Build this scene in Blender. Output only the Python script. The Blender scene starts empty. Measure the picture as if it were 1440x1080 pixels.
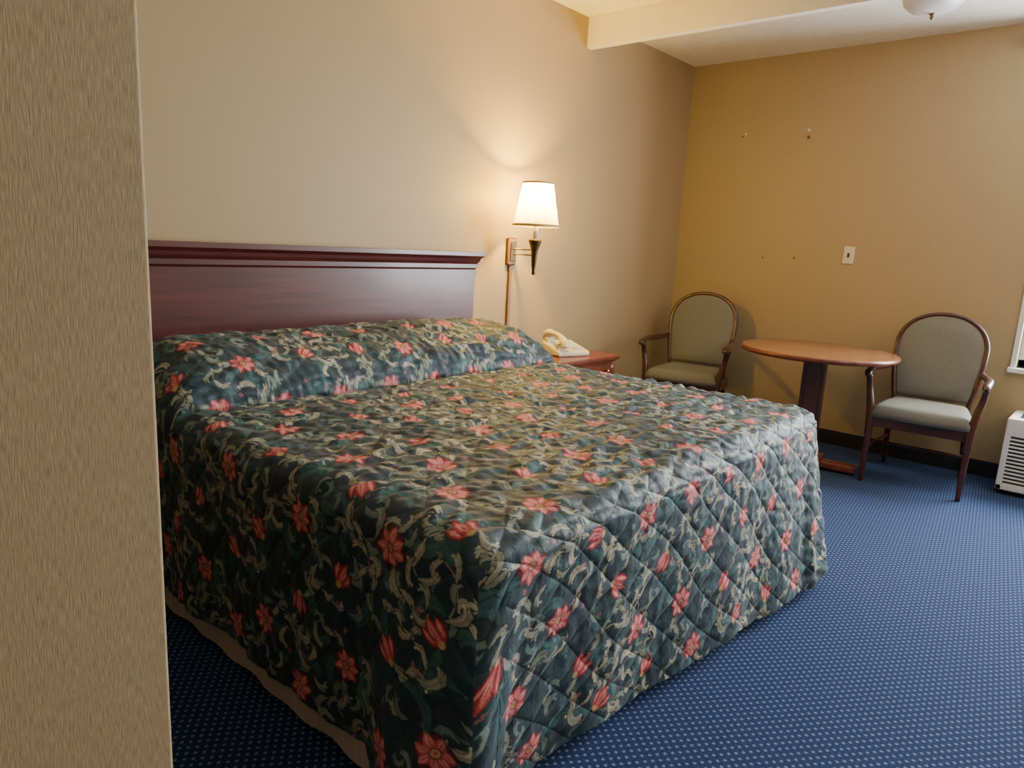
import bpy, bmesh, math, random
import numpy as np
from mathutils import Vector, Matrix
random.seed(7); np.random.seed(7)
COL=bpy.context.scene.collection
H=2.66; XB=3.866

# ---------------------------------------------------------------- materials
def newmat(name):
    m=bpy.data.materials.new(name); m.use_nodes=True
    nt=m.node_tree; b=nt.nodes['Principled BSDF']
    return m,nt,b
def N(nt,t,**kw):
    n=nt.nodes.new(t)
    for k,v in kw.items(): setattr(n,k,v)
    return n
def ramp(nt,stops):
    r=N(nt,'ShaderNodeValToRGB'); e=r.color_ramp.elements
    e[0].position,e[0].color=stops[0][0],(*stops[0][1],1)
    e[1].position,e[1].color=stops[-1][0],(*stops[-1][1],1)
    for p,c in stops[1:-1]:
        x=e.new(p); x.color=(*c,1)
    return r
def coords(nt,scale=(1,1,1),rot=(0,0,0),kind='Object'):
    t=N(nt,'ShaderNodeTexCoord'); m=N(nt,'ShaderNodeMapping')
    m.inputs['Scale'].default_value=scale; m.inputs['Rotation'].default_value=rot
    nt.links.new(t.outputs[kind],m.inputs['Vector']); return m.outputs[0]
def noisemat(name,c1,c2,scale=(20,20,20),nscale=1.0,rough=.6,bump=0.0,bdist=.002,detail=4,lo=.3,hi=.7,metal=0,coat=0,spec=.5):
    m,nt,b=newmat(name)
    v=coords(nt,scale); n=N(nt,'ShaderNodeTexNoise'); n.inputs['Scale'].default_value=nscale; n.inputs['Detail'].default_value=detail
    nt.links.new(v,n.inputs['Vector'])
    r=ramp(nt,[(lo,c1),(hi,c2)]); nt.links.new(n.outputs['Fac'],r.inputs[0]); nt.links.new(r.outputs[0],b.inputs['Base Color'])
    b.inputs['Roughness'].default_value=rough; b.inputs['Metallic'].default_value=metal
    b.inputs['Coat Weight'].default_value=coat; b.inputs['Coat Roughness'].default_value=.15
    b.inputs['Specular IOR Level'].default_value=spec
    if bump>0:
        bp=N(nt,'ShaderNodeBump'); bp.inputs['Strength'].default_value=bump; bp.inputs['Distance'].default_value=bdist
        nt.links.new(n.outputs['Fac'],bp.inputs['Height']); nt.links.new(bp.outputs[0],b.inputs['Normal'])
    return m
M={}
M['wall']=noisemat('vinyl_wallpaper',(.375,.280,.148),(.42,.318,.176),scale=(300,300,60),rough=.5,bump=.15,bdist=.0006,spec=.35)
M['wall2']=noisemat('grasscloth_wallpaper',(.25,.19,.105),(.43,.34,.205),scale=(800,800,60),rough=.65,bump=.35,bdist=.0008,spec=.3,detail=4)
M['ceil']=noisemat('textured_ceiling',(.78,.75,.66),(.86,.83,.74),scale=(28,28,28),rough=.9,bump=.8,bdist=.006,detail=6)
M['beam']=noisemat('painted_beam',(.80,.77,.70),(.84,.81,.74),scale=(12,12,12),rough=.7,bump=.1)
M['base']=noisemat('vinyl_baseboard',(.012,.012,.018),(.02,.02,.028),rough=.45)
M['mahog']=noisemat('mahogany_veneer',(.055,.008,.008),(.100,.018,.016),scale=(1.2,10,22),nscale=2.2,rough=.38,detail=6,coat=.2)
M['cherry']=noisemat('cherry_wood',(.12,.025,.013),(.22,.055,.026),scale=(5,5,5),nscale=4,rough=.3,detail=5,coat=.3)
M['dwood']=noisemat('dark_cherry_wood',(.035,.009,.006),(.08,.020,.012),scale=(8,8,30),nscale=1.5,rough=.3,detail=4,coat=.3)
M['top']=noisemat('table_laminate',(.26,.10,.042),(.37,.16,.07),scale=(3,26,3),nscale=2,rough=.25,detail=6,coat=.4)
M['fab']=noisemat('sage_upholstery',(.13,.125,.10),(.21,.205,.165),scale=(220,220,220),rough=.9,bump=.4,bdist=.001)
M['ivory']=noisemat('ivory_plastic',(.66,.6,.45),(.7,.64,.5),rough=.35)
M['white']=noisemat('white_enamel',(.72,.72,.7),(.78,.78,.76),rough=.4)
M['dark']=noisemat('dark_plastic',(.01,.01,.01),(.02,.02,.02),rough=.4)
M['bronze']=noisemat('antique_bronze',(.09,.06,.025),(.16,.11,.05),rough=.35,metal=.9)
M['brass']=noisemat('brass',(.55,.38,.14),(.65,.46,.2),rough=.25,metal=1)
M['oak']=noisemat('lamp_oak',(.16,.07,.028),(.26,.125,.05),scale=(30,30,6),rough=.4)
M['skirt']=noisemat('bedskirt_fabric',(.50,.43,.40),(.60,.53,.49),scale=(90,90,8),rough=.9,bump=.2)
M['mattress']=noisemat('mattress_ticking',(.5,.5,.48),(.6,.6,.58),rough=.9)
M['steel']=noisemat('screw_metal',(.5,.5,.48),(.7,.7,.68),rough=.3,metal=1)
M['anchor']=noisemat('wall_anchor_plastic',(.8,.78,.72),(.85,.83,.78),rough=.5)
M['trim']=noisemat('window_trim',(.7,.69,.66),(.76,.75,.72),rough=.5)
m,nt,b=newmat('frosted_glass'); b.inputs['Base Color'].default_value=(.85,.84,.86,1); b.inputs['Roughness'].default_value=.35
b.inputs['Transmission Weight'].default_value=.35; M['frost']=m
# pleated shade fabric : thin translucent cloth
m,nt,b=newmat('pleated_shade_fabric')
tr=N(nt,'ShaderNodeBsdfTranslucent'); tr.inputs[0].default_value=(1,.95,.80,1)
df=N(nt,'ShaderNodeBsdfDiffuse'); df.inputs[0].default_value=(.9,.84,.68,1)
mx=N(nt,'ShaderNodeMixShader'); mx.inputs[0].default_value=.2
nt.links.new(tr.outputs[0],mx.inputs[1]); nt.links.new(df.outputs[0],mx.inputs[2])
tp=N(nt,'ShaderNodeBsdfTransparent'); tp.inputs[0].default_value=(1,.95,.8,1)
mx2=N(nt,'ShaderNodeMixShader'); mx2.inputs[0].default_value=.36
nt.links.new(mx.outputs[0],mx2.inputs[1]); nt.links.new(tp.outputs[0],mx2.inputs[2])
nt.links.new(mx2.outputs[0],nt.nodes['Material Output'].inputs[0]); M['shade']=m
m,nt,b=newmat('bulb_glass'); b.inputs['Emission Color'].default_value=(1,.78,.42,1); b.inputs['Emission Strength'].default_value=25; M['bulb']=m
m,nt,b=newmat('window_glass')
tp=N(nt,'ShaderNodeBsdfTransparent'); gl=N(nt,'ShaderNodeBsdfGlossy'); gl.inputs['Roughness'].default_value=.02
mx=N(nt,'ShaderNodeMixShader'); mx.inputs[0].default_value=.06
nt.links.new(tp.outputs[0],mx.inputs[1]); nt.links.new(gl.outputs[0],mx.inputs[2]); nt.links.new(mx.outputs[0],nt.nodes['Material Output'].inputs[0]); M['glass']=m
# carpet
m,nt,b=newmat('dotted_carpet')
v=coords(nt,(1,1,1),(0,0,math.radians(38)))
vo=N(nt,'ShaderNodeTexVoronoi',voronoi_dimensions='2D'); vo.inputs['Scale'].default_value=1/.021; vo.inputs['Randomness'].default_value=0.0
nt.links.new(v,vo.inputs['Vector'])
r=ramp(nt,[(.12,(.20,.25,.33)),(.28,(.0,.0,.0))]); nt.links.new(vo.outputs['Distance'],r.inputs[0])
v2=coords(nt,(1,1,1)); n1=N(nt,'ShaderNodeTexNoise'); n1.inputs['Scale'].default_value=170; n1.inputs['Detail'].default_value=3; nt.links.new(v2,n1.inputs['Vector'])
r2=ramp(nt,[(.3,(.008,.019,.063)),(.7,(.023,.052,.145))]); nt.links.new(n1.outputs['Fac'],r2.inputs[0])
ad=N(nt,'ShaderNodeMix',data_type='RGBA',blend_type='ADD'); ad.inputs[0].default_value=.7
nt.links.new(r2.outputs[0],ad.inputs[6]); nt.links.new(r.outputs[0],ad.inputs[7]); nt.links.new(ad.outputs[2],b.inputs['Base Color'])
b.inputs['Roughness'].default_value=.95; b.inputs['Specular IOR Level'].default_value=.15
bp=N(nt,'ShaderNodeBump'); bp.inputs['Strength'].default_value=.6; bp.inputs['Distance'].default_value=.003
nt.links.new(n1.outputs['Fac'],bp.inputs['Height']); nt.links.new(bp.outputs[0],b.inputs['Normal'])
M['carpet']=m
# floral quilt: pattern stored per-vertex
m,nt,b=newmat('floral_quilt')
at=N(nt,'ShaderNodeAttribute'); at.attribute_name='Pattern'
nt.links.new(at.outputs['Color'],b.inputs['Base Color']); b.inputs['Roughness'].default_value=.6
b.inputs['Sheen Weight'].default_value=.1; b.inputs['Specular IOR Level'].default_value=.42
v=coords(nt,(1,1,1)); n1=N(nt,'ShaderNodeTexNoise'); n1.inputs['Scale'].default_value=35; n1.inputs['Detail'].default_value=3; nt.links.new(v,n1.inputs['Vector'])
bp=N(nt,'ShaderNodeBump'); bp.inputs['Strength'].default_value=.35; bp.inputs['Distance'].default_value=.011
nt.links.new(n1.outputs['Fac'],bp.inputs['Height']); nt.links.new(bp.outputs[0],b.inputs['Normal'])
M['quilt']=m

# ---------------------------------------------------------------- mesh helpers
def empty(name,loc=(0,0,0),rz=0):
    e=bpy.data.objects.new(name,None); e.location=loc; e.rotation_euler=(0,0,rz); e.empty_display_size=.1; COL.objects.link(e); return e
def mkobj(name,verts,faces,mat,parent=None,smooth=False):
    me=bpy.data.meshes.new(name); me.from_pydata([tuple(v) for v in verts],[],faces); me.update()
    bm=bmesh.new(); bm.from_mesh(me); bmesh.ops.recalc_face_normals(bm,faces=bm.faces); bm.to_mesh(me); bm.free()
    o=bpy.data.objects.new(name,me); COL.objects.link(o)
    if mat: me.materials.append(mat)
    if smooth:
        for p in me.polygons: p.use_smooth=True
    if parent: o.parent=parent
    return o
def boxes(name,lst,mat,parent=None,bevel=0,seg=2):
    bm=bmesh.new()
    for lo,hi in lst:
        g=bmesh.ops.create_cube(bm,size=1)
        c=[(lo[i]+hi[i])/2 for i in range(3)]; s=[abs(hi[i]-lo[i]) for i in range(3)]
        for v in g['verts']: v.co=Vector((c[0]+v.co.x*s[0],c[1]+v.co.y*s[1],c[2]+v.co.z*s[2]))
    me=bpy.data.meshes.new(name); bm.to_mesh(me); bm.free()
    o=bpy.data.objects.new(name,me); COL.objects.link(o); me.materials.append(mat)
    if bevel>0:
        md=o.modifiers.new('bevel','BEVEL'); md.width=bevel; md.segments=seg; md.limit_method='ANGLE'; 
        for p in me.polygons: p.use_smooth=True
        md.harden_normals=True
    if parent: o.parent=parent
    return o
def box(name,lo,hi,mat,parent=None,bevel=0,seg=2): return boxes(name,[(lo,hi)],mat,parent,bevel,seg)
def smoothpath(pts,rad,k=6):
    P=[Vector(p) for p in pts]; out=[];ro=[]
    for i in range(len(P)-1):
        p0=P[max(i-1,0)];p1=P[i];p2=P[i+1];p3=P[min(i+2,len(P)-1)]
        for j in range(k):
            t=j/k
            out.append(.5*((2*p1)+(p2-p0)*t+(2*p0-5*p1+4*p2-p3)*t*t+(-p0+3*p1-3*p2+p3)*t**3)); ro.append(rad[i]*(1-t)+rad[i+1]*t)
    out.append(P[-1]); ro.append(rad[-1]); return out,ro
def sweep(name,pts,rad,mat,parent=None,n=10,sq=1.0,aspect=1.0,smooth=True,k=6,up=(0,0,1)):
    if not isinstance(rad,(list,tuple)): rad=[rad]*len(pts)
    P,R=smoothpath(pts,rad,k) if k>1 else ([Vector(p) for p in pts],list(rad))
    verts=[];faces=[]
    T0=(P[1]-P[0]).normalized(); u=Vector(up)
    if abs(T0.dot(u))>.95: u=Vector((1,0,0))
    u=(u-T0*u.dot(T0)).normalized()
    for i,p in enumerate(P):
        T=(P[min(i+1,len(P)-1)]-P[max(i-1,0)]).normalized()
        u=(u-T*u.dot(T)).normalized(); w=T.cross(u)
        for j in range(n):
            a=2*math.pi*(j+.5)/n; c,s=math.cos(a),math.sin(a)
            c=math.copysign(abs(c)**sq,c); s=math.copysign(abs(s)**sq,s)
            verts.append(p+u*(c*R[i])+w*(s*R[i]*aspect))
    for i in range(len(P)-1):
        for j in range(n):
            faces.append((i*n+j,i*n+(j+1)%n,(i+1)*n+(j+1)%n,(i+1)*n+j))
    faces.append(tuple(range(n))); faces.append(tuple((len(P)-1)*n+j for j in range(n)))
    return mkobj(name,verts,faces,mat,parent,smooth)
def lathe(name,prof,mat,parent=None,loc=(0,0,0),n=48,pleat=0,npl=0,smooth=True,cap=True):
    verts=[];faces=[]
    for r,z in prof:
        for j in range(n):
            a=2*math.pi*j/n; rr=r+(pleat*math.cos(npl*a) if pleat else 0)
            verts.append((loc[0]+rr*math.cos(a),loc[1]+rr*math.sin(a),loc[2]+z))
    for i in range(len(prof)-1):
        for j in range(n): faces.append((i*n+j,i*n+(j+1)%n,(i+1)*n+(j+1)%n,(i+1)*n+j))
    if cap:
        faces.append(tuple(range(n))); faces.append(tuple((len(prof)-1)*n+j for j in range(n)))
    return mkobj(name,verts,faces,mat,parent,smooth)

# ---------------------------------------------------------------- room shell
XW=-3.4; YS=-5.4; T=.12
WY0,WY1,WZ0,WZ1=-4.0,-2.33,.70,2.3
box('floor',(XW-T,YS-T,-.1),(XB+T,T,0),M['carpet'])
box('ceiling',(XW-T,YS-T,H),(XB+T,T,H+.1),M['ceil'])
box('wall_north',(XW-T,0,0),(XB+T,T,H),M['wall'])
boxes('wall_east',[((XB,WY1,0),(XB+T,0,H)),((XB,YS,0),(XB+T,WY0,H)),((XB,WY0,0),(XB+T,WY1,WZ0)),((XB,WY0,WZ1),(XB+T,WY1,H))],M['wall'])
box('wall_south',(XW-T,YS-T,0),(XB+T,YS,H),M['wall'])
box('wall_west',(XW-T,YS,0),(XW,0,H),M['wall'])
box('wall_partition',(XW,-2.0,0),(-.982,-1.88,H),M['wall2'],bevel=.005,seg=3)
box('ceiling_beam',(2.48,YS,2.482),(2.53,0,H),M['beam'],bevel=.003)
box('baseboard_east',(XB-.012,YS,0),(XB,0,.1),M['base'],bevel=.003)
box('baseboard_north',(XW,-.012,0),(XB,0,.1),M['base'],bevel=.003)

win=empty('window_1')
boxes('frame',[((XB+.05,WY0,WZ0),(XB+.09,WY0+.05,WZ1)),((XB+.05,WY1-.05,WZ0),(XB+.09,WY1,WZ1)),((XB+.05,WY0,WZ0),(XB+.09,WY1,WZ0+.05)),((XB+.05,WY0,WZ1-.05),(XB+.09,WY1,WZ1)),((XB+.05,(WY0+WY1)/2-.025,WZ0),(XB+.09,(WY0+WY1)/2+.025,WZ1))],M['trim'],win,.004)
box('glass',(XB+.068,WY0+.04,WZ0+.04),(XB+.072,WY1-.04,WZ1-.04),M['glass'],win)
boxes('casing',[((XB-.012,WY1,WZ0-.03),(XB+.02,WY1+.03,WZ1+.03)),((XB-.012,WY0-.03,WZ0-.03),(XB+.02,WY0,WZ1+.03)),((XB-.012,WY0,WZ1),(XB+.02,WY1,WZ1+.03))],M['trim'],win,.004)
box('sill',(XB-.035,WY0-.04,WZ0-.03),(XB+.06,WY1+.04,WZ0),M['trim'],win,.006)
tr=empty('curtain_track')
box('rail',(XB-.09,-4.15,2.545),(XB-.06,-2.10,2.575),M['white'],tr,.004)
boxes('brackets',[((XB-.09,-2.13,2.54),(XB,-2.105,2.60)),((XB-.09,-4.1,2.54),(XB,-4.07,2.60))],M['white'],tr,.003)

sp=empty('wall_switch_plate',(XB,-1.293,1.315))
box('plate',(-.008,-.036,-.058),(0,.036,.058),M['ivory'],sp,.004)
box('toggle',(-.016,-.006,-.014),(-.006,.006,.014),M['dark'],sp,.002)
boxes('screws',[((-.010,-.004,.036),(-.007,.004,.043)),((-.010,-.004,-.043),(-.007,.004,-.036))],M['steel'],sp)
for i,(y,z,mm) in enumerate([(-.92,2.145,'anchor'),(-.925,2.10,'oak'),(-.445,2.13,'oak'),(-.47,2.145,'anchor'),(-.70,1.27,'oak'),(-.93,1.28,'oak')]):
    s_=1.2 if i<2 else .8
    o=lathe('wall_anchor',[(.0,.0),(.008*s_,0),(.009*s_,.004),(.004,.008)],M[mm],None,n=12); o.rotation_euler=(0,-math.pi/2,0); o.location=(XB,y,z)

# ---------------------------------------------------------------- floral pattern tile
TN=900; TS=.69
img=np.zeros((TN,TN,3)); 
yy,xx=np.mgrid[0:TN,0:TN]
tw=2*np.pi/TN
g=.5+.25*np.sin(3*xx*tw+2*np.sin(2*yy*tw))+.25*np.sin(2*yy*tw+5*xx*tw)
img[:]=np.array([.013,.028,.046])[None,None]*(1-g[...,None])+np.array([.014,.050,.060])[None,None]*g[...,None]
def ell(x,y,rx,ry,a,c,al=1.0):
    R=int(max(rx,ry))+2; ix=np.arange(int(x)-R,int(x)+R+1); iy=np.arange(int(y)-R,int(y)+R+1)
    X,Y=np.meshgrid(ix-x,iy-y); ca,sa=math.cos(a),math.sin(a)
    u=(X*ca+Y*sa)/rx; v=(-X*sa+Y*ca)/ry
    m=np.clip((1-np.sqrt(u*u+v*v))*min(rx,ry)+.5,0,1)[...,None]*al
    IX,IY=np.meshgrid(ix%TN,iy%TN); img[IY,IX]=img[IY,IX]*(1-m)+np.array(c)*m
def mixc(a,b,t): return tuple(a[i]*(1-t)+b[i]*t for i in range(3))
def petal(x,y,L,w,a,c,al=1.0,curl=0.0,c2=None):
    n=max(6,int(L/max(1.2,w*.45))); px,py=x,y; st=L/n
    for i in range(n+1):
        t=i/n
        ww=w*math.sin(math.pi*min(1,(t*.85+.12)))**.8*(1 if t<.6 else 1-(t-.6)/.45)+.7
        ell(px,py,ww,ww,0,c if c2 is None else mixc(c,c2,t),al)
        a+=curl/n; px+=math.cos(a)*st; py+=math.sin(a)*st
CREAM=(.60,.55,.42); OLV=(.15,.18,.13); SAGE=(.25,.34,.29); BLUE=(.14,.26,.29); TEAL=(.022,.085,.095); DK=(.010,.022,.034); PINK=(.78,.28,.27); RED=(.50,.055,.065); BUR=(.16,.015,.03); GOLD=(.5,.36,.16)
def path(x,y,a,L,k0,k1):
    n=int(L/2); out=[]
    for i in range(n):
        t=i/n; a+=(k0+(k1-k0)*t*t)*2; x+=2*math.cos(a); y+=2*math.sin(a); out.append((x,y,a,t))
    return out
def leaf(x,y,a,L,curl,c1,c2,dense=False):
    """acanthus leaf : curved midrib, separate slender lobes, hooked tip"""
    fl_=1 if curl>0 else -1
    P=path(x,y,a,L,curl/L*.5,curl/L*2.8); wid=L*.30
    nl=max(4,int(L/15))
    idx=[int((.10+.80*q/nl)*len(P)) for q in range(nl)]
    for (px,py,pa,t) in P: ell(px,py,(1-t)*wid*.22+3.2,(1-t)*wid*.22+3.2,0,DK,.9)
    for under in (1,0):
        for ii in idx:
            px,py,pa,t=P[min(ii,len(P)-1)]
            for s in (1,-1):
                pr=(math.sin(math.pi*(t*.78+.22))**.8)
                ll=wid*pr*(1.3 if s==-fl_ else .8)+5
                rs=random.Random(int(px*7+py*13+s)); ll*=rs.uniform(.85,1.15)
                an=pa+s*.75
                if under: petal(px,py,ll*1.08+2,ll*.085+3.2,an,DK,.9,-s*1.3)
                else: petal(px,py,ll,ll*.08+1.3,an,c1,1,-s*1.3,mixc(c1,c2,rs.uniform(.5,1)))
    for (px,py,pa,t) in P:
        w=(1-t)*wid*.07+1.6; ell(px,py,w,w,0,mixc(c1,c2,.4+.6*t))
    ex,ey=P[-1][:2]; ell(ex,ey,wid*.10+1.6,wid*.10+1.6,0,c2)
def scroll(x,y,a,L,k,c1,ll):
    P=path(x,y,a,L,k*.4,k*2.4)
    for (px,py,pa,t) in P: ell(px,py,3.8,3.8,0,DK)
    for (px,py,pa,t) in P: ell(px,py,2.4-1.0*t,2.4-1.0*t,0,mixc(c1,CREAM,.6))
    for q,tt in enumerate((.2,.46,.72,.97)):
        px,py,pa,t=P[int(tt*(len(P)-1))]; s=1 if q%2 else -1
        cc=random.choice((CREAM,CREAM,CREAM,SAGE,mixc(CREAM,SAGE,.5)))
        leaf(px,py,pa+s*.6,ll*random.uniform(.7,1.05),-s*random.uniform(1.2,2.2)*(1 if tt<.9 else -1),c1,cc)
def star(x,y,R,a0):
    n=7
    for k in range(n): petal(x,y,R*1.17,R*.38,a0+2*math.pi*k/n+.25,DK,1,.3)
    for k in range(n): petal(x,y,R*1.08,R*.30,a0+2*math.pi*k/n+.25,BUR,1,.3)
    for k in range(n):
        a=a0+2*math.pi*k/n; L=R*random.uniform(.88,1.12)
        petal(x,y,L,R*.25,a,RED,1,.3,mixc(RED,PINK,.35)); petal(x+math.cos(a)*R*.28,y+math.sin(a)*R*.28,L*.62,R*.12,a+.12,PINK,1,.2)
        petal(x+math.cos(a)*R*.28,y+math.sin(a)*R*.28,L*.5,.8,a+.1,BUR,.6)
    ell(x,y,R*.27,R*.27,0,BUR); ell(x,y,R*.20,R*.20,0,GOLD); ell(x,y,R*.09,R*.09,0,RED)
def tulip(x,y,R,a):
    bx,by=x-math.cos(a)*R*.8,y-math.sin(a)*R*.8
    for s in (-1,1): petal(bx,by,R*1.2,R*.19,a+s*1.2,OLV,1,-s*.8,CREAM)
    for s in (-1,1): petal(bx,by,R*1.85,R*.44,a+s*.75,DK,1,-s*.5)
    for s in (-1,1): petal(bx,by,R*1.75,R*.38,a+s*.75,BUR,1,-s*.5)
    for s in (-1,1): petal(bx,by,R*1.7,R*.28,a+s*.70,RED,1,-s*.5); petal(bx+math.cos(a+s*.7)*R*.4,by+math.sin(a+s*.7)*R*.4,R*1.1,R*.12,a+s*.62,PINK,1,-s*.4)
    petal(bx,by,R*1.95,R*.42,a,BUR); petal(bx,by,R*1.9,R*.35,a,RED); petal(bx+math.cos(a)*R*.4,by+math.sin(a)*R*.4,R*1.2,R*.19,a,PINK); petal(bx+math.cos(a)*R*.4,by+math.sin(a)*R*.4,R*1.0,.9,a,BUR,.7)
    ell(bx,by,R*.24,R*.24,0,GOLD)
fl=[]
for r_ in range(4):
    for c_ in range(3):
        fl.append((c_*TN/3+ (TN/6 if r_%2 else 0)+random.uniform(-28,28)+70, r_*TN/4+random.uniform(-22,22)+70,(r_+c_)%2))
for (x,y,k) in fl:
    for j in range(3): leaf(x+random.uniform(-140,140),y+random.uniform(-110,110),random.uniform(0,6.28),150,random.choice((1.6,-1.6)),TEAL,(.045,.135,.14))
for i in range(52):
    x,y=random.uniform(0,TN),random.uniform(0,TN)
    leaf(x,y,random.uniform(0,6.28),random.uniform(55,85),random.choice((2.2,-2.2)),OLV,random.choice((BLUE,SAGE,BLUE,BLUE,mixc(CREAM,SAGE,.5))))
for i,(x,y,k) in enumerate(fl):
    a0=random.uniform(0,6.28)
    for j in range(2):
        scroll(x,y,a0+j*3.14+random.uniform(-.4,.4),random.uniform(190,250),(1 if (i+j)%2 else -1)*.009,OLV,random.uniform(80,105))
for i in range(36):
    x,y=random.uniform(0,TN),random.uniform(0,TN); c=random.choice(((.36,.14,.16),(.15,.23,.28)))
    for q in range(5): ell(x+6*math.cos(q*1.256),y+6*math.sin(q*1.256),4,3,q*1.256,c)
for (x,y,k) in fl:
    if k: star(x,y,59,random.uniform(0,1))
    else: tulip(x,y,47,random.uniform(0,6.28))
def sample(a,b):
    u=(a/TS%1)*TN; v=(b/TS%1)*TN
    i=np.floor(u).astype(int); j=np.floor(v).astype(int); fu=(u-i)[:,None]; fv=(v-j)[:,None]
    i1=(i+1)%TN; j1=(j+1)%TN; i%=TN; j%=TN
    return (img[j,i]*(1-fu)+img[j,i1]*fu)*(1-fv)+(img[j1,i]*(1-fu)+img[j1,i1]*fu)*fv

# ---------------------------------------------------------------- bed
bed=empty('king_bed')
BX0,BX1,BY0,BY1,TOP=-.41,1.488,-1.975,-.10,.717
def sm(x): x=np.clip(x,0,1); return x*x*(3-2*x)
def bedspread():
    R=.08; r=.07; st=.0025
    ys=list(np.arange(BY1,BY0+R,-st)); nth=60
    ys+= [BY0+R-R*math.sin(t) for t in np.linspace(0,math.pi/2,nth)[1:]]
    ys=np.array(ys); ny=len(ys)
    inset=np.where(ys<BY0+R, R-np.sqrt(np.maximum(R*R-(BY0+R-ys)**2,0)),0)
    def bol(y):
        q=np.abs((y+.365)/.315); return np.clip(1-q**2.3,0,1)**.5
    L=BX0+inset; Rr=BX1-inset
    ne=42; de=.075*(1-np.cos(np.linspace(0,math.pi/2,ne)))
    nm=int((BX1-BX0-.15)/st)
    X=np.zeros((ny,ne*2+nm)); 
    for k in range(ny):
        X[k,:ne]=L[k]+de; X[k,-ne:]=(Rr[k]-de)[::-1]; X[k,ne:-ne]=np.linspace(L[k]+.075,Rr[k]-.075,nm+2)[1:-1]
    Y=np.repeat(ys[:,None],X.shape[1],1)
    dl=X-BX0; dr=BX1-X; df=Y-BY0
    dx=np.minimum(dl,dr); 
    cx=np.maximum(R-dx,0); cy=np.maximum(R-df,0)
    d=np.where((cx>0)&(cy>0),R-np.sqrt(cx*cx+cy*cy),np.minimum(dx,df)); d=np.maximum(d,0)
    prof=np.where(d<r,-r+np.sqrt(np.maximum(r*r-(r-np.minimum(d,r))**2,0)),0)
    Z=TOP+prof
    e=np.clip(1-dx/.27,0,1); endf=np.sqrt(np.clip(1-e**2.1,0,1))
    hb=.182*bol(Y)*(.05+.95*endf)
    hb+= (.002*np.sin(X*9+2*np.sin(Y*9))+.0025*np.sin(X*31+3*np.sin(Y*13)+1)+.003*np.sin(X*8-Y*30))*bol(Y)
    Z=Z+hb
    Z-= .014*np.exp(-((Y+.685)/.02)**2)*np.clip(d/.1,0,1)
    Z+= .006*np.sin(X*5+1)*np.sin(Y*4)*np.clip(d/.2,0,1)
    Z-= .012*np.clip(1-dr/.35,0,1)**2*np.clip((-Y-.6)/.2,0,1)*np.clip((1.7+Y)/.5,0,1)
    arc=np.where(d<r, r*(math.pi/2-np.arccos(np.clip((r-np.minimum(d,r))/r,0,1)))-(r-d),0)
    side=np.where(df<dx,2,np.where(dl<dr,1,3))
    A=X+np.where(side==1,-arc,0)+np.where(side==3,arc,0); B=Y+np.where(side==2,-arc,0)
    dz=np.abs(np.gradient(Z[:,X.shape[1]//2])); stretch=np.cumsum(np.sqrt(dz**2+np.abs(np.gradient(ys))**2))
    B=B-(stretch-(ys[0]-ys))[:,None]
    nx=X.shape[1]
    V=[np.stack([X.ravel(),Y.ravel(),Z.ravel()],1)]; PA=[A.ravel()]; PB=[B.ravel()]; TOPM=[np.ones(ny*nx)*np.clip(d.ravel()/.05,0,1)]
    bi=np.array([k*nx for k in range(ny)]+[(ny-1)*nx+i for i in range(1,nx)]+[k*nx+nx-1 for k in range(ny-2,-1,-1)])
    P=V[0][bi]; nb=len(bi)
    tx=np.gradient(P[:,0]); ty=np.gradient(P[:,1])
    k=9; ker=np.ones(k)/k
    tx=np.convolve(np.pad(tx,k//2,'edge'),ker,'valid'); ty=np.convolve(np.pad(ty,k//2,'edge'),ker,'valid')
    ln=np.hypot(tx,ty)+1e-9; nxn=ty/ln; nyn=-tx/ln
    sgn=np.sign((nxn*(P[:,0]-.56)+nyn*(P[:,1]+1.0)).mean()); nxn*=sgn; nyn*=sgn
    per=np.concatenate([[0],np.cumsum(np.hypot(np.diff(P[:,0]),np.diff(P[:,1])))])
    side=np.where(nyn<-.7071,2,np.where(nxn<0,1,3))
    c1=per[np.argmax(side==2)]; c2=per[len(side)-1-np.argmax(side[::-1]==2)]
    prog=sm((per-c1)/(c2-c1))
    hem=np.where(side==1,.105-.09*sm((per-(c1-.34))/.06),0)
    hem=np.where(side==2,.02+.03*sm((per-c1)/.5)+.006*np.sin(per*9),hem)
    hem=np.where(side==3,.12-.08*sm(1-(per-c2)/.3),hem)
    hem=hem+.004*np.sin(per*17)+.0025*np.sin(per*41+1)
    nrs=265; bA=A.ravel()[bi]; bB=B.ravel()[bi]
    for s in range(1,nrs+1):
        f=s/nrs
        z=P[:,2]+(hem-P[:,2])*f; drop=P[:,2]-z
        out=.008*f*(np.sin(per*11+1)+.6*np.sin(per*19+.5))
        near1=np.exp(-((per-c1)/.10)**2); near2=np.exp(-((per-c2)/.10)**2)
        out=out+near1*(.018*f*np.cos((per-c1)*62))+near2*(.05*f+.02*f*np.cos((per-c2)*58))
        out=out+np.where(side==1,-.008*f+.05*f*sm((per-(c1-.36))/.2),0)
        out=out+np.where(side==2,f*(.042-.125*sm((per-c1)/.16)+.145*prog),0)
        V.append(np.stack([P[:,0]+nxn*out,P[:,1]+nyn*out,z],1))
        PA.append(bA+np.where(side==1,-drop,0)+np.where(side==3,drop,0)); PB.append(bB+np.where(side==2,-drop,0))
        TOPM.append(np.zeros(nb))
    V=np.concatenate(V); PA=np.concatenate(PA); PB=np.concatenate(PB); TM=np.concatenate(TOPM)
    ii=np.arange(ny-1)[:,None]*nx+np.arange(nx-1)[None,:]
    F=[np.stack([ii,ii+nx,ii+nx+1,ii+1],-1).reshape(-1,4)]
    n0=ny*nx; rows=[bi]+[n0+s*nb+np.arange(nb) for s in range(nrs)]
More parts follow.
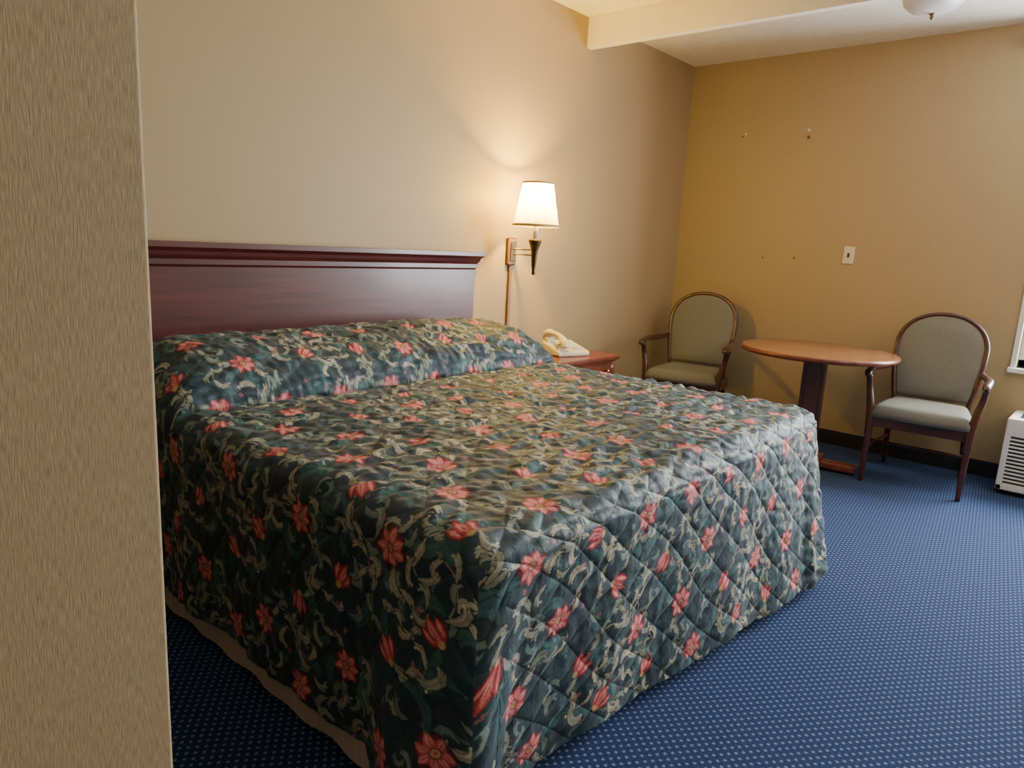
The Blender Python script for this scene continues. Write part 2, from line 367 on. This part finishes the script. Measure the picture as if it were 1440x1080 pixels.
    for s in range(nrs):
        a=rows[s];b=rows[s+1]; F.append(np.stack([a[:-1],b[:-1],b[1:],a[1:]],-1))
    F=np.concatenate(F)
    me=bpy.data.meshes.new('bedspread'); me.vertices.add(len(V)); me.loops.add(F.size); me.polygons.add(len(F))
    me.vertices.foreach_set('co',V.ravel()); me.loops.foreach_set('vertex_index',F.ravel().astype(np.int32))
    me.polygons.foreach_set('loop_start',np.arange(0,F.size,4,dtype=np.int32)); 
    me.update(calc_edges=True)
    nr=np.zeros(len(V)*3); me.vertices.foreach_get('normal',nr); nr=nr.reshape(-1,3)
    if nr[:ny*nx,2].mean()<0: me.flip_normals(); nr=-nr
    Lq=.12
    w1=PA+.010*np.sin(PB*14); w2=PB+.010*np.sin(PA*13)
    q1=np.abs(np.sin(math.pi*(w1*.85+w2)/Lq)); q2=np.abs(np.sin(math.pi*(w1*.85-w2)/Lq))
    h=(.0062-.0026*TM)*(np.minimum(q1,q2)**.45)
    rp=np.random.RandomState(3)
    for _ in range(26):
        horiz=rp.rand()<.75
        th=rp.uniform(-.5,.5)+ (math.pi/2 if horiz else 0); fr=rp.uniform(50,170); phs=rp.uniform(0,6.28); am=.0010*60/fr
        mod=.5+.5*np.sin(PA*rp.uniform(4,12)+PB*rp.uniform(4,12)+phs)
        h+=am*mod*np.sin(fr*(PA*math.cos(th)+PB*math.sin(th))+phs+1.8*np.sin(PA*9+PB*7+phs))*(.8+1.3*TM)
    V2=V+nr*h[:,None]; V2[:,2]=np.maximum(V2[:,2],.004)
    me.vertices.foreach_set('co',V2.ravel()); 
    ca=me.color_attributes.new('Pattern','FLOAT_COLOR','POINT')
    c=np.ones((len(V),4)); c[:,:3]=sample(PA+10.07,PB+10.0)
    ca.data.foreach_set('color',c.ravel().astype(np.float32))
    me.polygons.foreach_set('use_smooth',np.ones(len(F),dtype=bool)); me.update()
    me.materials.append(M['quilt'])
    o=bpy.data.objects.new('bedspread',me); COL.objects.link(o); o.parent=bed
bedspread()
box('mattress',(BX0+.06,BY0+.08,.36),(BX1-.06,-.1,.64),M['mattress'],bed,.05,4)
box('box_spring',(BX0+.07,BY0+.16,.12),(BX1-.07,-.1,.36),M['mattress'],bed,.015,3)
pp=[]; x0,x1,y0=BX0+.035,BX1-.05,BY0+.135
def run(a,b_,nx_,ny_):
    Ln=math.hypot(b_[0]-a[0],b_[1]-a[1]); n=int(Ln/.01)
    for i in range(n):
        t=i/n; pp.append((a[0]+(b_[0]-a[0])*t,a[1]+(b_[1]-a[1])*t,nx_,ny_))
run((x0,-.12),(x0,y0),-1,0); run((x0,y0),(x1,y0),0,-1); run((x1,y0),(x1,-.12),1,0)
verts=[];faces=[];nz=8
for i,(x,y,a,b_) in enumerate(pp):
    for j in range(nz+1):
        f_=j/nz; am=.001+.0035*f_; o_=am*(math.sin(i*.32)+.6*math.sin(i*.17+1))
        verts.append((x+a*o_,y+b_*o_,.36-(.350-.003*math.sin(i*.1))*f_))
for i in range(len(pp)-1):
    for j in range(nz): faces.append((i*(nz+1)+j,i*(nz+1)+j+1,(i+1)*(nz+1)+j+1,(i+1)*(nz+1)+j))
mkobj('bedskirt',verts,faces,M['skirt'],bed,True)
hbx0,hbx1=-.46,1.505
box('headboard_panel',(hbx0,-.065,.25),(hbx1,-.015,1.15),M['mahog'],bed,.003)
prof=[(-.065,1.125),(-.072,1.135),(-.072,1.155),(-.083,1.17),(-.088,1.185),(-.10,1.195),(-.105,1.2),(-.105,1.22),(-.012,1.22),(-.012,1.125)]
def mould(x,ex): return [(x+ex*(max(0,-p[0]-.065)),p[0],p[1]) for p in prof]
v=mould(hbx0,-1)+mould(hbx1,1); n=len(prof)
f=[(i,(i+1)%n,n+(i+1)%n,n+i) for i in range(n)]+[tuple(range(n)),tuple(range(n,2*n))]
mkobj('headboard_crown',v,f,M['mahog'],bed)
boxes('legs',[((hbx0+.02,-.06,0),(hbx0+.08,-.02,.27)),((hbx1-.08,-.06,0),(hbx1-.02,-.02,.27)),((0,-1.5,0),(.06,-1.44,.13)),((1.1,-1.5,0),(1.16,-1.44,.13)),((0,-.4,0),(.06,-.34,.13)),((1.1,-.4,0),(1.16,-.34,.13))],M['dwood'],bed)

# ---------------------------------------------------------------- nightstand
ns=empty('nightstand',(2.11,-.24,0))
w,dp,zt=.34,.205,.63
box('top',(-w,-dp,zt-.03),(w,dp+.01,zt),M['cherry'],ns,.008,3)
box('under_moulding',(-w+.02,-dp+.02,zt-.045),(w-.02,dp,zt-.03),M['cherry'],ns,.004)
box('drawer_case',(-w+.035,-dp+.035,zt-.19),(w-.035,dp-.005,zt-.045),M['cherry'],ns,.003)
box('drawer_front',(-w+.07,-dp+.025,zt-.175),(w-.07,-dp+.036,zt-.06),M['cherry'],ns,.004)
o=lathe('knob',[(.006,0),(.006,.012),(.014,.018),(.014,.026),(.004,.03)],M['brass'],ns,n=20); o.rotation_euler=(math.pi/2,0,0); o.location=(.22,-dp+.026,zt-.095)
for i,(a,b_) in enumerate([(-1,-1),(1,-1),(-1,1),(1,1)]):
    sweep('leg_%d'%(i+1),[(a*(w-.045),b_*(dp-.045),zt-.06),(a*(w-.045),b_*(dp-.045),.3),(a*(w-.045),b_*(dp-.045),.0)],[.026,.022,.015],M['cherry'],ns,n=8,sq=.5)
box('lower_shelf',(-w+.05,-dp+.05,.16),(w-.05,dp-.03,.18),M['cherry'],ns,.004)

ph=empty('telephone',(2.14,-.24,zt),math.radians(-18))
vb=[(-.115,-.105,0),(.115,-.105,0),(.115,.105,0),(-.115,.105,0),(-.115,-.105,.03),(.115,-.105,.03),(.11,.1,.075),(-.11,.1,.075)]
o=mkobj('body',vb,[(0,1,2,3),(4,5,6,7),(0,1,5,4),(1,2,6,5),(2,3,7,6),(3,0,4,7)],M['ivory'],ph)
md=o.modifiers.new('b','BEVEL'); md.width=.012; md.segments=3
keys=[]
for i in range(3):
    for j in range(4):
        x=.0+i*.028; y=-.075+j*.034; z=.036+ (y+.105)*.215
        keys.append(((x,y,z-.003),(x+.018,y+.02,z+.007)))
boxes('keypad',keys,M['trim'],ph,.002)
boxes('cradle',[((-.1,-.06,.03),(-.045,-.03,.075)),((-.1,.05,.05),(-.045,.08,.095))],M['ivory'],ph,.006)
sweep('handset',[(-.072,-.105,.055),(-.072,-.09,.085),(-.072,-.045,.115),(-.072,.02,.125),(-.072,.08,.12),(-.072,.105,.085)],[.024,.026,.016,.015,.026,.024],M['ivory'],ph,n=12,aspect=1.15)
pts=[]; 
for i in range(160):
    t=i/159; a=i*.9; cx_=-.09-.09*math.sin(t*math.pi); cy_=-.10+.2*t
    pts.append((cx_+.006*math.cos(a),cy_, .010+.006*math.sin(a)))
sweep('coil_cord',pts,.0018,M['ivory'],ph,n=5,k=1)

# ---------------------------------------------------------------- swing-arm wall lamp
lp=empty('wall_lamp',(1.86,0,0))
o=box('backplate',(-.038,-.022,1.15),(.038,0,1.31),M['oak'],lp,.018,4)
box('backplate_inset',(-.024,-.028,1.175),(.024,-.02,1.285),M['bronze'],lp,.006,3)
box('cord_cover',(-.012,-.014,.3),(.012,0,1.15),M['oak'],lp,.003)
sx,sy=-.022,-.205
for z in (1.215,1.245):
    sweep('arm_%d'%(1 if z<1.23 else 2),[(0,-.025,z),(.045,-.065,z),(.055,-.12,z),(.015,-.175,z),(sx,sy,z)],.0045,M['bronze'],lp,n=8)
lathe('candle_cup',[(.004,1.105),(.012,1.115),(.009,1.13),(.014,1.16),(.017,1.2),(.02,1.24),(.03,1.275),(.038,1.295),(.038,1.303),(.012,1.305)],M['bronze'],lp,(sx,sy,0),n=32)
lathe('candle_sleeve',[(.013,1.30),(.013,1.40)],M['ivory'],lp,(sx,sy,0),n=20)
lathe('socket',[(.016,1.40),(.016,1.44)],M['brass'],lp,(sx,sy,0),n=20)
lathe('bulb',[(.012,1.44),(.016,1.455),(.028,1.49),(.029,1.51),(.02,1.535),(.004,1.545)],M['bulb'],lp,(sx,sy,0),n=24)
lathe('shade',[(.131,1.378),(.130,1.381),(.122,1.40),(.103,1.50),(.085,1.60),(.083,1.615)],M['shade'],lp,(sx,sy,0),n=480,pleat=.0022,npl=60,cap=False)
M['trimtan']=noisemat('shade_trim',(.5,.36,.16),(.56,.42,.2),rough=.7)
lathe('shade_trim_bottom',[(.1325,1.375),(.1335,1.375),(.132,1.389),(.130,1.389)],M['trimtan'],lp,(sx,sy,0),n=64,cap=False)
lathe('shade_trim_top',[(.085,1.607),(.0865,1.607),(.085,1.617),(.0835,1.617)],M['trimtan'],lp,(sx,sy,0),n=64,cap=False)
boxes('shade_spider',[((sx-.083,sy-.0015,1.606),(sx+.083,sy+.0015,1.609)),((sx-.0015,sy-.083,1.606),(sx+.0015,sy+.083,1.609)),((sx-.036,sy-.001,1.44),(sx-.034,sy+.001,1.61)),((sx+.034,sy-.001,1.44),(sx+.036,sy+.001,1.61))],M['brass'],lp)
lathe('finial',[(.006,1.609),(.008,1.62),(.002,1.632)],M['brass'],lp,(sx,sy,0),n=16)

# ---------------------------------------------------------------- chairs
def chair(loc,rz):
    c=empty('upholstered_armchair',(loc[0],loc[1],0),rz)
    nu,nv=24,24
    verts=[];faces=[]
    for i in range(nu+1):
        for j in range(nv+1):
            u=i/nu;v=j/nv; s=(u*2-1);t=(v*2-1)
            q=.14; su=s*math.sqrt(1-q*t*t); tv=t*math.sqrt(1-q*s*s)
            x=-.02+.235*su; y=tv*(.268-.025*(su+1))
            ed=max(0,1-max(abs(s),abs(t))); z=.425+.045*(1-(1-min(1,ed/.35))**3)**.5+.008*(1-s*s)*(1-t*t)
            verts.append((x,y,z))
    n1=len(verts)
    for i in range(n1): verts.append((verts[i][0],verts[i][1],.395))
    def id_(i,j,b=0): return b*n1+i*(nv+1)+j
    for i in range(nu):
        for j in range(nv):
            faces.append((id_(i,j),id_(i+1,j),id_(i+1,j+1),id_(i,j+1))); faces.append((id_(i,j,1),id_(i,j+1,1),id_(i+1,j+1,1),id_(i+1,j,1)))
    for i in range(nu):
        for j in (0,nv): faces.append((id_(i,j),id_(i+1,j),id_(i+1,j,1),id_(i,j,1)))
    for j in range(nv):
        for i in (0,nu): faces.append((id_(i,j),id_(i,j+1),id_(i,j+1,1),id_(i,j,1)))
    mkobj('seat_cushion',verts,faces,M['fab'],c,True)
    boxes('seat_rails',[((-.225,-.235,.335),(-.2,.235,.4)),((.165,-.2,.335),(.19,.2,.4)),((-.22,-.245,.335),(.18,-.222,.4)),((-.22,.222,.335),(.18,.245,.4))],M['dwood'],c,.004)
    zb,zt_=.46,.985
    def bx(z): return .195+.135*max(0,(z-.44)/.54)**1.1
    def hw(v):
        v0=.6
        return (.200+.038*math.sin(min(v/.62,1)*math.pi/2)) if v<v0 else (.200+.038*math.sin(min(v0/.62,1)*math.pi/2))*max(0,1-((v-v0)/(1-v0))**2.25)**(1/2.1)
    vs=[0,.12,.25,.4,.52]+[.6+.4*math.sin(a) for a in np.linspace(.12,math.pi/2,9)]
    leftp=[(bx(zb+(zt_-zb)*v),-hw(v),zb+(zt_-zb)*v) for v in vs]
    legL=[(.315,-.215,0),(.25,-.21,.2),(.2,-.2,.36)]
    legr=[.0145,.018,.021]
    full=legL+leftp+[(p[0],-p[1],p[2]) for p in leftp[:-1][::-1]]+[(p[0],-p[1],p[2]) for p in legL[::-1]]
    rr=legr+[.014]*(len(leftp)*2-1)+legr[::-1]
    sweep('back_frame',full,rr,M['dwood'],c,n=10,sq=.75,k=5,up=(1,0,0))
    verts=[];faces=[]; nr,nc=30,20
    vv=[math.sin(a) for a in np.linspace(0,math.pi/2,nr+1)]
    for side in (0,1):
        for i in range(nr+1):
            v=.03+.955*vv[i]; h=max(hw(v)-.004,.0)
            for j in range(nc+1):
                t=-1+2*j/nc; z=zb+(zt_-zb)*v
                puff=(1-t**4)*min(1,(1-vv[i])*6+.0)**.5*min(1,(vv[i]+.02)*8)
                x=bx(z)+(-.004-.022*puff if side==0 else .006+.008*puff)
                verts.append((x,t*h,z))
    m_=(nr+1)*(nc+1)
    for s in (0,1):
        for i in range(nr):
            for j in range(nc):
                a=s*m_+i*(nc+1)+j; faces.append((a,a+1,a+nc+2,a+nc+1))
    for i in range(nr):
        for j in (0,nc): a=i*(nc+1)+j; faces.append((a,a+nc+1,a+nc+1+m_,a+m_))
    for j in range(nc): faces.append((j,j+1,j+1+m_,j+m_))
    mkobj('back_pad',verts,faces,M['fab'],c,True)
    for k,s in enumerate((-1,1)):
        sweep('front_leg_%d'%(k+1),[(-.232,s*.248,0),(-.225,s*.248,.2),(-.215,s*.25,.36),(-.2,s*.262,.47),(-.185,s*.28,.56),(-.2,s*.288,.635)],[.0135,.018,.023,.021,.017,.016],M['dwood'],c,n=10,sq=.7,k=6)
        sweep('arm_%d'%(k+1),[(-.262,s*.287,.632),(-.25,s*.288,.648),(-.2,s*.29,.655),(-.08,s*.292,.66),(.08,s*.272,.655),(.18,s*.25,.655),(.245,s*.236,.665)],[.014,.02,.021,.019,.018,.016,.014],M['dwood'],c,n=12,sq=.8,k=6)
        sweep('side_stretcher_%d'%(k+1),[(-.225,s*.248,.2),(0,s*.235,.2),(.25,s*.21,.2)],.010,M['dwood'],c,n=8)
    sweep('cross_stretcher',[(0.0,-.237,.2),(0.0,0,.2),(0.0,.237,.2)],.010,M['dwood'],c,n=8)
    return c
chair((3.31,-.485),math.radians(13))
chair((3.385,-1.98),math.radians(4.5))

# ---------------------------------------------------------------- round table
tb=empty('round_pedestal_table',(3.17,-1.395,0),math.radians(8))
lathe('top',[(.0,.708),(.43,.708),(.442,.712),(.449,.722),(.449,.732),(.443,.739),(.437,.74),(0,.74)],M['top'],tb,n=96,cap=False)
lathe('top_edge',[(.439,.709),(.4505,.714),(.4525,.722),(.4525,.731),(.449,.7365),(.446,.738)],M['cherry'],tb,n=96,cap=False)
box('under_cleat',(-.2,-.05,.675),(.2,.05,.709),M['dwood'],tb,.004)
boxes('pedestal',[((-.035,-.065,.05),(.035,.065,.68)),((-.055,-.04,.05),(.055,.04,.68))],M['dwood'],tb,.006)
boxes('base_cross',[((-.31,-.045,.012),(.31,.045,.06)),((-.045,-.31,.012),(.045,.31,.06))],M['cherry'],tb,.014,3)
box('base_hub',(-.11,-.11,.05),(.11,.11,.075),M['cherry'],tb,.01,3)
boxes('glides',[((-.3,-.02,0),(-.26,.02,.014)),((.26,-.02,0),(.3,.02,.014)),((-.02,-.3,0),(.02,-.26,.014)),((-.02,.26,0),(.02,.3,.014))],M['dark'],tb)

# ---------------------------------------------------------------- wall air conditioner
ac=empty('wall_air_conditioner',(XB,-2.37,0))
box('cabinet',(-.33,-1.05,.03),(-.0,0,.45),M['white'],ac,.012,3)
lou=[((-.343,-1.02,.06+.022*i),(-.325,-.03,.07+.022*i)) for i in range(13)]
boxes('front_louvres',lou,M['trim'],ac,.002)
box('front_recess',(-.335,-1.03,.05),(-.329,-.02,.345),M['dark'],ac)
box('front_frame_top',(-.345,-1.05,.345),(-.325,0,.45),M['white'],ac,.008,3)
boxes('front_frame_sides',[((-.345,-.03,.03),(-.325,0,.36)),((-.345,-1.05,.03),(-.325,-1.02,.36)),((-.345,-1.05,.03),(-.325,0,.06))],M['white'],ac,.004)
vent=[((-.27,-.08-.02*i,.447),(-.10,-.068-.02*i,.453)) for i in range(32)]
box('vent_recess',(-.28,-.75,.4485),(-.09,-.05,.4515),M['dark'],ac)
boxes('vent_slats',vent,M['trim'],ac)
box('base_plinth',(-.3,-1.0,0),(-.02,-.04,.035),M['dark'],ac)

# ---------------------------------------------------------------- ceiling lights
def ceiling_light(x,y):
    cl=empty('ceiling_light',(x,y,0))
    lathe('pan',[(.0,H),(.155,H),(.155,H-.012),(.145,H-.02),(0,H-.02)],M['brass'],cl,n=64,cap=False)
    lathe('glass_bowl',[(.145,H-.018),(.15,H-.03),(.14,H-.06),(.11,H-.09),(.06,H-.108),(.012,H-.112)],M['frost'],cl,n=64,cap=False)
    lathe('finial',[(.014,H-.108),(.014,H-.116),(.007,H-.12),(.010,H-.13),(.003,H-.142)],M['bronze'],cl,n=20)
ceiling_light(3.05,-1.77)
ceiling_light(.9,-4.5)  # unseen fixture, added only to go with the fill light below it

# ---------------------------------------------------------------- lights
def area(name,loc,rot,sx,sy,e,col):
    l=bpy.data.lights.new(name,'AREA'); l.shape='RECTANGLE'; l.size=sx; l.size_y=sy; l.energy=e; l.color=col
    o=bpy.data.objects.new(name,l); o.location=loc; o.rotation_euler=rot; COL.objects.link(o); return o
area('window_daylight',(XB+.35,(WY0+WY1)/2,(WZ0+WZ1)/2),(0,math.radians(90),0),1.8,2.0,470,(.93,.96,1))
l=bpy.data.lights.new('lamp_bulb_light','POINT'); l.energy=215; l.color=(1,.60,.055); l.shadow_soft_size=.035
o=bpy.data.objects.new('lamp_bulb_light',l); o.location=(1.86+sx,sy,1.53); COL.objects.link(o)
l=bpy.data.lights.new('added_room_fill','POINT'); l.energy=50; l.color=(1,.84,.66); l.shadow_soft_size=.2  # added fill light out of view, brightens walls and ceiling
o=bpy.data.objects.new('added_room_fill',l); o.location=(.9,-4.5,2.25); COL.objects.link(o)
w=bpy.data.worlds.new('world'); bpy.context.scene.world=w; w.use_nodes=True
w.node_tree.nodes['Background'].inputs[0].default_value=(.8,.9,1,1); w.node_tree.nodes['Background'].inputs[1].default_value=3.0

# ---------------------------------------------------------------- camera
f=994.1752;yaw,pit,rol=[math.radians(a) for a in (40.7975,11.2327,3.0138)]
d=Vector((math.cos(pit)*math.cos(yaw),math.cos(pit)*math.sin(yaw),-math.sin(pit)))
r=Vector((math.sin(yaw),-math.cos(yaw),0)); u=r.cross(d)
r2=math.cos(rol)*r+math.sin(rol)*u; u2=-math.sin(rol)*r+math.cos(rol)*u
cd=bpy.data.cameras.new('camera'); cd.sensor_width=36; cd.lens=f/1440*36; cd.clip_start=.02
cam=bpy.data.objects.new('camera',cd); COL.objects.link(cam)
cam.matrix_world=Matrix(((r2.x,u2.x,-d.x,-1.3049),(r2.y,u2.y,-d.y,-2.8016),(r2.z,u2.z,-d.z,1.2764),(0,0,0,1)))
bpy.context.scene.camera=cam
